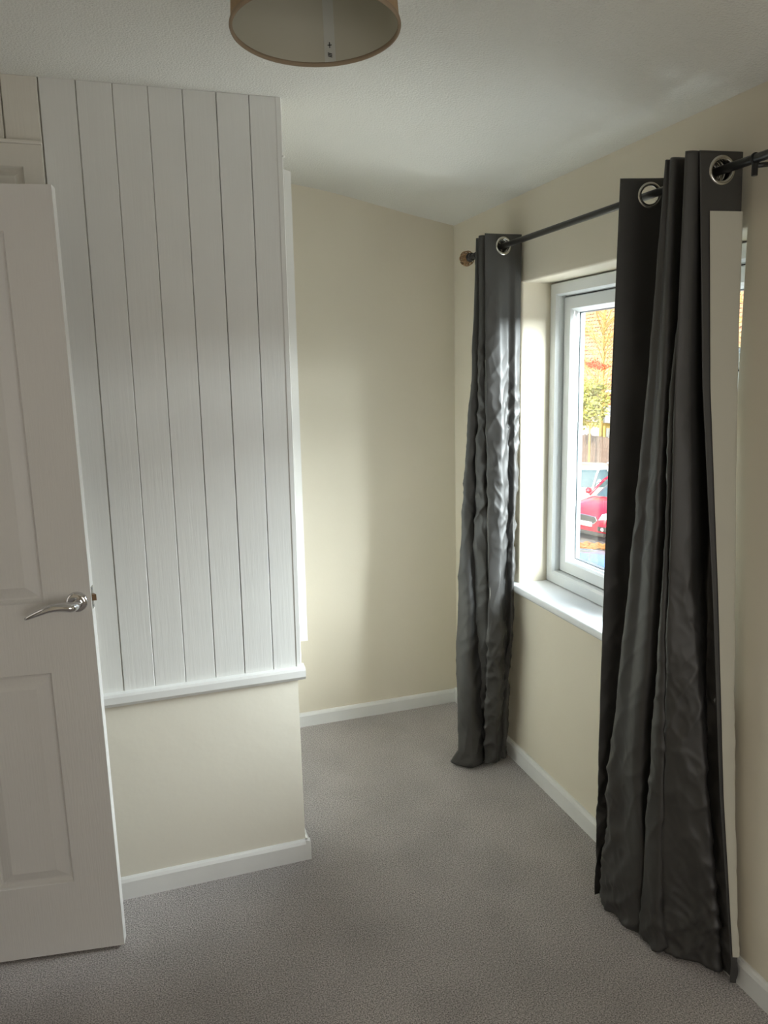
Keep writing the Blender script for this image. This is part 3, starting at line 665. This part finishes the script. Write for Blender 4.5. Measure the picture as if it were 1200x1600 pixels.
def make_car(name, label, m, loc, heading, L=4.4, Wd=1.80, H=1.47, bonnet=1.0, long_roof=False, plate_text=None):
    """local +x is forward, origin on the ground below the middle"""
    root = thing(name, label, 'car', loc, rotz=heading)
    hw = Wd / 2; bm = bmesh.new()
    # body: stations from nose to tail; (x, half width, bottom z, belt/top z)
    st = [(L / 2, 0.60, 0.32, 0.55), (L / 2 - 0.05, 0.74, 0.24, 0.70), (L / 2 - 0.22, 0.86, 0.20, 0.80), (L / 2 - 0.60, 0.95, 0.20, 0.90), (L / 2 - 1.15, 1.0, 0.20, 0.98), (0.4, 1.0, 0.20, 1.0), (-0.6, 1.0, 0.20, 1.02),
          (-L / 2 + 0.9, 0.99, 0.21, 1.04), (-L / 2 + 0.25, 0.93, 0.24, 1.02), (-L / 2 + 0.05, 0.86, 0.30, 0.95), (-L / 2, 0.78, 0.38, 0.75)]
    rings = []
    for x, wf, zb, zt in st:
        w_ = hw * wf; ring = []
        for (a, c) in ((0.0, 0.0), (0.80, 0.0), (0.95, 0.10), (1.0, 0.35), (0.99, 0.62), (0.955, 0.84), (0.88, 0.96), (0.5, 1.02), (0.0, 1.04)): ring.append((w_ * a, zb + (zt - zb) * c))
        full = [(-yy, zz) for yy, zz in ring[::-1][:-1]] + ring[0:0]
        pts = [(yy, zz) for yy, zz in ring] + [(-yy, zz) for yy, zz in ring[::-1][1:-1]]
        rings.append([bm.verts.new((x, yy, zz)) for yy, zz in pts])
    n = len(rings[0])
    for r0, r1 in zip(rings, rings[1:]):
        for k in range(n): bm.faces.new((r0[k], r0[(k + 1) % n], r1[(k + 1) % n], r1[k]))
    bm.faces.new(rings[0]); bm.faces.new(rings[-1][::-1]); bmesh.ops.recalc_face_normals(bm, faces=bm.faces)
    o = obj('body', bm, m, root, smooth=True); md = o.modifiers.new('smooth', 'SUBSURF'); md.levels = 1; md.render_levels = 2
    # greenhouse
    zb, zr = 0.96, H
    wsb = L / 2 - bonnet; wst = wsb - 0.78; rrt = -L / 2 + 0.42; rrb = -L / 2 + 0.12
    def outline(xf, xr, w_, z, nn=40, e=4.2):
        out = []; cx_, hx = (xf + xr) / 2, (xf - xr) / 2
        for k in range(nn):
            t = 2 * PI * k / nn; c, s = math.cos(t), math.sin(t)
            out.append((cx_ + hx * math.copysign(abs(c) ** (2 / e), c), w_ * math.copysign(abs(s) ** (2 / e), s), z))
        return out
    levels = [(wsb, rrb, hw * 0.93, zb), (wsb - 0.26, rrb + 0.07, hw * 0.89, zb + (zr - zb) * 0.33), (wsb - 0.55, rrb + 0.17, hw * 0.82, zb + (zr - zb) * 0.70), (wst + 0.02, rrt - 0.02, hw * 0.76, zb + (zr - zb) * 0.90)]
    bm = bmesh.new(); rg = [[bm.verts.new(p) for p in outline(*l)] for l in levels]
    for r0, r1 in zip(rg, rg[1:]):
        for k in range(40): bm.faces.new((r0[k], r0[(k + 1) % 40], r1[(k + 1) % 40], r1[k]))
    bm.faces.new(rg[-1]); bmesh.ops.recalc_face_normals(bm, faces=bm.faces)
    obj('windows', bm, M_glassdark, root, smooth=True)
    bm = bmesh.new(); rr = [(wst + 0.08, rrt - 0.06, hw * 0.775, zb + (zr - zb) * 0.86), (wst + 0.02, rrt - 0.03, hw * 0.765, zb + (zr - zb) * 0.93), (wst - 0.12, rrt + 0.10, hw * 0.68, zb + (zr - zb) * 0.985), (wst - 0.5, rrt + 0.5, hw * 0.35, zr)]
    rg = [[bm.verts.new(p) for p in outline(*l)] for l in rr]
    for r0, r1 in zip(rg, rg[1:]):
        for k in range(40): bm.faces.new((r0[k], r0[(k + 1) % 40], r1[(k + 1) % 40], r1[k]))
    bm.faces.new(rg[-1]); bmesh.ops.recalc_face_normals(bm, faces=bm.faces); obj('roof', bm, m, root, smooth=True)
    for s in (1, -1):
        def pil(xa, xb, r0=0.035):
            bm = bmesh.new(); tube(bm, [(xa, s * hw * 0.925, zb - 0.02), ((xa * 2 + xb) / 3, s * hw * 0.885, zb + (zr - zb) * 0.33), ((xa + xb * 2) / 3, s * hw * 0.83, zb + (zr - zb) * 0.68), (xb, s * hw * 0.765, zb + (zr - zb) * 0.90)], r0, 8)
            return obj('pillar', bm, m, root, smooth=True)
        pil(wsb - 0.12, wst - 0.02); pil(-0.05, -0.20, 0.03); pil(rrb + 0.75, rrt + 0.30, 0.03); pil(rrb + 0.10, rrt + 0.03, 0.07)
        bm = bmesh.new(); lathe(bm, [(0, -0.10), (0.06, -0.08), (0.085, 0), (0.06, 0.06), (0, 0.08)], (wsb - 0.25, s * (hw + 0.10), zb + 0.06), (1, 0, 0), 12); obj('wing_mirror', bm, m, root, smooth=True)
        for xw in (L / 2 - 0.86, -L / 2 + 0.82):
            bm = bmesh.new(); lathe(bm, [(0.0, -0.02), (0.36, -0.02), (0.36, 0.012), (0.33, 0.016)], (xw, s * (hw * 0.985), 0.34), (0, s, 0), 24); obj('wheel_arch', bm, M_trimdark, root)
            bm = bmesh.new(); lathe(bm, [(0.19, 0.03), (0.22, 0.05), (0.29, 0.05), (0.315, 0.02), (0.315, -0.10), (0.2, -0.10)], (xw, s * (hw * 0.985), 0.32), (0, s, 0), 24); wl = obj('wheel', bm, M_tyre, root, smooth=True)
            bm = bmesh.new(); lathe(bm, [(0, 0.045), (0.05, 0.045), (0.06, 0.02), (0.17, 0.03), (0.20, 0.045), (0.20, 0.0)], (xw, s * (hw * 0.985), 0.32), (0, s, 0), 10); obj('hub', bm, M_alloy, wl)
        # head lamp wrapping the corner, fog lamp, tail lamp
        bm = bmesh.new(); P = [(L / 2 - 0.03, 0.46, 0.60), (L / 2 - 0.16, 0.80, 0.66), (L / 2 - 0.42, 0.90, 0.80), (L / 2 - 0.30, 0.78, 0.825), (L / 2 - 0.10, 0.50, 0.74)]
        a_ = [bm.verts.new((x + 0.03, s * y * hw / 0.9, z)) for x, y, z in P]; c_ = [bm.verts.new((x - 0.10, s * y * hw / 0.9 * 0.94, z)) for x, y, z in P]
        bm.faces.new(a_)
        for k in range(5): bm.faces.new((a_[k], a_[(k + 1) % 5], c_[(k + 1) % 5], c_[k]))
        bmesh.ops.recalc_face_normals(bm, faces=bm.faces); obj('headlamp', bm, M_lens, root)
        bm = bmesh.new(); bx(bm, L / 2 - 0.12, L / 2 + 0.005, min(s * 0.42, s * 0.70), max(s * 0.42, s * 0.70), 0.33, 0.45, 0.02); fo = obj('fog_lamp_surround', bm, M_trimdark, root)
        bm = bmesh.new(); lathe(bm, [(0, 0.012), (0.04, 0.01), (0.045, 0)], (L / 2 + 0.004, s * 0.58, 0.39), (1, 0, 0), 14); obj('fog_lamp', bm, M_lens, fo, smooth=True)
        bm = bmesh.new(); bx(bm, -L / 2 - 0.005, -L / 2 + 0.2, min(s * 0.62 * hw / .9, s * 0.80 * hw / .9), max(s * 0.62 * hw / .9, s * 0.80 * hw / .9), 0.72, 0.98, 0.03); obj('tail_lamp', bm, M_leaf_r, root)
    bm = bmesh.new(); P = [(0.0, 0.47), (0.33, 0.50), (0.42, 0.58), (0.36, 0.66), (0.0, 0.68)]
    loop = [(y, z) for y, z in P] + [(-y, z) for y, z in P[::-1][1:-1]]
    a_ = [bm.verts.new((L / 2 + 0.012 - 0.25 * (z - 0.5) * 0.5, y, z)) for y, z in loop]; c_ = [bm.verts.new((L / 2 - 0.08, y, z)) for y, z in loop]
    bm.faces.new(a_)
    for k in range(len(loop)): bm.faces.new((a_[k], a_[(k + 1) % len(loop)], c_[(k + 1) % len(loop)], c_[k]))
    bmesh.ops.recalc_face_normals(bm, faces=bm.faces); gr = obj('grille', bm, M_trimdark, root)
    bm = bmesh.new(); tube(bm, [(L / 2 + 0.016 - 0.25 * (z - 0.5) * 0.5, y, z) for y, z in loop + [loop[0]]], 0.012, 6, caps=False); obj('grille_surround', bm, M_chrome, gr)
    bm = bmesh.new(); bx(bm, L / 2 - 0.04, L / 2 + 0.035, -0.26, 0.26, 0.42, 0.53, 0.004); pl = obj('number_plate', bm, M_plate, root)
    if plate_text:
        cu = bpy.data.curves.new('plate_lettering', 'FONT'); cu.body = plate_text; cu.size = 0.105; cu.align_x = 'CENTER'; cu.align_y = 'CENTER'; cu.extrude = 0.001; cu.materials.append(M_print)
        t0 = bpy.data.objects.new('tmp', cu); C.objects.link(t0); bpy.context.view_layer.update()
        me = bpy.data.meshes.new_from_object(t0.evaluated_get(bpy.context.evaluated_depsgraph_get())); bpy.data.objects.remove(t0)
        tx = bpy.data.objects.new('plate_lettering', me); C.objects.link(tx); tx.parent = pl; tx.location = (L / 2 + 0.037, 0, 0.475); tx.rotation_euler = (PI / 2, 0, PI / 2)
    bm = bmesh.new(); bx(bm, L / 2 - 0.15, L / 2 + 0.01, -0.62, 0.62, 0.20, 0.30, 0.03); obj('lower_grille', bm, M_trimdark, root)
    return root
def head(vx, vy): return math.atan2(vy, vx)
hr = head(-0.965, -0.26); fr = Vector((8.889, 12.786, GZ))
make_car('car', 'red hatchback parked outside the window, its bonnet and headlamp in view', M_redcar, (fr.x - 2.2 * math.cos(hr), fr.y - 2.2 * math.sin(hr), GZ), hr, plate_text='TA')
hwc = head(-0.84, 0.54)
make_car('car', 'white hatchback parked side-on behind the red car, against the brown fence', M_whitecar, (9.85, 16.15, GZ), hwc, L=4.2, H=1.5)
hb = head(0.84, -0.54)
make_car('car', 'blue car nearest the window, only its roof showing at the bottom of the glass', M_bluecar, (5.0, 6.5, GZ), hb, L=4.3, H=1.42)

# fence, slat by slat
fen = thing('garden_fence', 'tall brown close-boarded garden fence behind the parked cars', 'fence', (13.6, 14, GZ))
fb = None
for k in range(150):
    y = 6.5 + 0.145 * k - 14 + 1.0
    if fb is None:
        b = bmesh.new(); bx(b, -0.012, 0.012, -0.068, 0.068, 0.0, 1.80, 0.003, 1); s0 = obj('slat', b, M_fence, fen); fb = s0.data; o = s0
    else:
        o = bpy.data.objects.new('slat', fb); C.objects.link(o); o.parent = fen
    o.location = (random.uniform(-0.01, 0.01) + 0.35, y, random.uniform(-0.02, 0.02))
for z in (0.4, 1.4):
    b = bmesh.new(); bx(b, 0.37, 0.42, -6.5, 15.3, z - 0.04, z + 0.04); obj('fence_rail', b, M_fence, fen)
for k in range(9):
    b = bmesh.new(); bx(b, 0.37, 0.47, -6.5 + 2.6 * k, -6.4 + 2.6 * k, 0, 1.85); obj('fence_post', b, M_fence, fen)

# garage with pale flat roof
ga = thing('garage', 'low garage with a white flat roof and yellow wall just over the fence', 'garage', (17.0, 23.0, GZ))
b = bmesh.new(); bx(b, -1.4, 1.4, -3.5, 3.5, 0, 2.1); obj('wall', b, M_yellow, ga)
b = bmesh.new(); bx(b, -1.6, 1.5, -3.7, 3.7, 2.1, 2.38, 0.02); obj('flat_roof', b, M_white, ga)
for k in range(3):
    b = bmesh.new(); bx(b, -1.44, -1.40, -3.0 + 2.2 * k, -1.2 + 2.2 * k, 0.1, 1.9); gd = obj('garage_door', b, M_white, ga)
# house with tiled roof
ho = thing('house', 'red brick house with a sunlit clay-tiled roof seen through the trees', 'house', (19.5, 18, GZ))
b = bmesh.new(); bx(b, 0, 9, -15, 22, 0, 3.3); obj('wall', b, M_brick, ho)
for yy in (-9, -3, 2.5, 8, 13.5):
    b = bmesh.new(); bx(b, -0.06, 0.02, yy, yy + 1.8, 1.0, 2.4, 0.01); wf = obj('window_frame', b, M_white, ho)
    for q in range(2):
        b = bmesh.new(); bx(b, -0.075, -0.05, yy + 0.08 + q * 0.86, yy + 0.86 + q * 0.86, 1.08, 2.32); obj('pane', b, M_glassdark, wf)
sl = math.radians(42); Lr = 8.2; bm = bmesh.new(); tw, tl = 0.27, 0.30
ncr = int(Lr / tl); nct = int(38 / tw)
for r in range(ncr):
    for c in range(nct):
        y0 = -15.5 + c * tw; a0_ = r * tl; lift = random.uniform(0, 0.012)
        row0 = []; row1 = []
        for q in range(4):
            yy = y0 + tw * q / 3; hgt = 0.05 * math.sin(PI * q / 3) + lift
            for (aa, ex, rw) in ((a0_ - 0.05, 0.045, row0), (a0_ + tl, 0.0, row1)):
                h_ = hgt + ex; rw.append(bm.verts.new((-0.5 + aa * math.cos(sl) - h_ * math.sin(sl), yy, 3.15 + aa * math.sin(sl) + h_ * math.cos(sl))))
        for q in range(3): bm.faces.new((row0[q], row0[q + 1], row1[q + 1], row1[q]))
rt = obj('roof_tiles', bm, M_tile, ho); rt['kind'] = 'stuff'
b = bmesh.new(); extrude_profile(b, [(-0.5, 3.1), (-0.5 + Lr * math.cos(sl), 3.1 + Lr * math.sin(sl)), (-0.5 + 2 * Lr * math.cos(sl), 3.1), (-0.5 + 2 * Lr * math.cos(sl), 3.0), (-0.5, 3.0)], 'y', -15.5, 22.4); obj('roof_slab', b, M_fence, ho)
b = bmesh.new(); tube(b, [(-0.58, -15.5, 3.08), (-0.58, 22.4, 3.08)], 0.06, 8); obj('gutter', b, M_white, ho)

# trees and shrubs
def tree(name, label, loc, height, spread, nbr, mt, leafm=None, nleaf=0, leafr=0.06, seed=1, lean=(0, 0), twiggy=8, r0=0.09, z_from=0.3):
    rn = random.Random(seed); root = thing(name, label, 'tree', loc)
    bm = bmesh.new(); tips = []
    tube(bm, [(0, 0, 0), (lean[0] * 0.4, lean[1] * 0.4, height * 0.45), (lean[0], lean[1], height * 0.92)], [r0, r0 * 0.65, r0 * 0.15], 8)
    obj('trunk', bm, mt, root, smooth=True)
    bm = bmesh.new()
    for _ in range(nbr):
        f = rn.uniform(z_from, 0.92); a = rn.uniform(0, 2 * PI); ln = spread * (1.15 - 0.7 * f) * rn.uniform(0.6, 1.1)
        b0 = Vector((lean[0] * f, lean[1] * f, height * f * 0.95)); d = Vector((math.cos(a), math.sin(a), rn.uniform(0.5, 1.3))).normalized()
        pts = [b0, b0 + d * ln * 0.5 + Vector((0, 0, -0.04 * ln)), b0 + d * ln + Vector((0, 0, rn.uniform(-0.15, 0.1) * ln))]
        tube(bm, pts, [r0 * 0.22, r0 * 0.14, r0 * 0.06], 4, caps=False)
        for _ in range(twiggy):
            t = rn.uniform(0.25, 1); p = pts[0].lerp(pts[2], t); dd = (d + Vector((rn.gauss(0, 0.6), rn.gauss(0, 0.6), rn.gauss(0.1, 0.5)))).normalized()
            q = p + dd * ln * rn.uniform(0.2, 0.5); tube(bm, [p, q + Vector((0, 0, -0.03))], [r0 * 0.09, r0 * 0.05], 3, caps=False); tips.append(q); tips.append(p.lerp(q, 0.5))
    br = obj('branches', bm, mt, root); br['kind'] = 'stuff'
    if nleaf:
        bm = bmesh.new()
        for _ in range(nleaf):
            p = rn.choice(tips) + Vector((rn.gauss(0, 0.07), rn.gauss(0, 0.07), rn.gauss(0, 0.07))); u = Vector((rn.gauss(0, 1), rn.gauss(0, 1), rn.gauss(0, 1))).normalized(); v = u.orthogonal().normalized(); r = leafr * rn.uniform(0.6, 1.2)
            bm.faces.new([bm.verts.new(p + u * r), bm.verts.new(p + v * r * 0.5), bm.verts.new(p - u * r), bm.verts.new(p - v * r * 0.5)])
        lf = obj('leaves', bm, leafm, root); lf['kind'] = 'stuff'
    return root, tips
tree('birch_tree', 'bare golden-twigged tree in front of the tiled roof, left part of the window', (15.2, 21.6, GZ), 8.6, 2.6, 90, M_twig, M_twig, 1500, 0.05, 5)
tree('birch_tree', 'bare golden-twigged tree seen through the narrow gap right of the dark curtain', (15.6, 13.6, GZ), 8.8, 2.8, 95, M_twig, M_twig, 2500, 0.05, 6)
t_, tips = tree('leafy_tree', 'yellow-green leafy tree with a spray of red berries, standing by the fence', (13.45, 19.65, GZ), 3.9, 1.0, 70, M_twig, M_leaf_g, 2600, 0.075, 9, z_from=0.55, r0=0.05)
bm = bmesh.new(); rn = random.Random(4)
for _ in range(160):
    p = Vector((0.15 + rn.gauss(0, 0.05), rn.gauss(-0.10, 0.28), 4.25 + rn.gauss(0, 0.06))); p.z += 0.12 * p.y
    s_ = bmesh.ops.create_icosphere(bm, subdivisions=1, radius=0.035, matrix=Matrix.Translation(p))
bo = obj('berries', bm, M_leaf_r, t_); bo['kind'] = 'stuff'
tree('low_shrub', 'low orange-leaved shrub along the foot of the garage, behind the fence', (14.8, 19.6, GZ), 2.35, 0.6, 60, M_twig, M_leaf_o, 1800, 0.07, 13, z_from=0.3, r0=0.05)
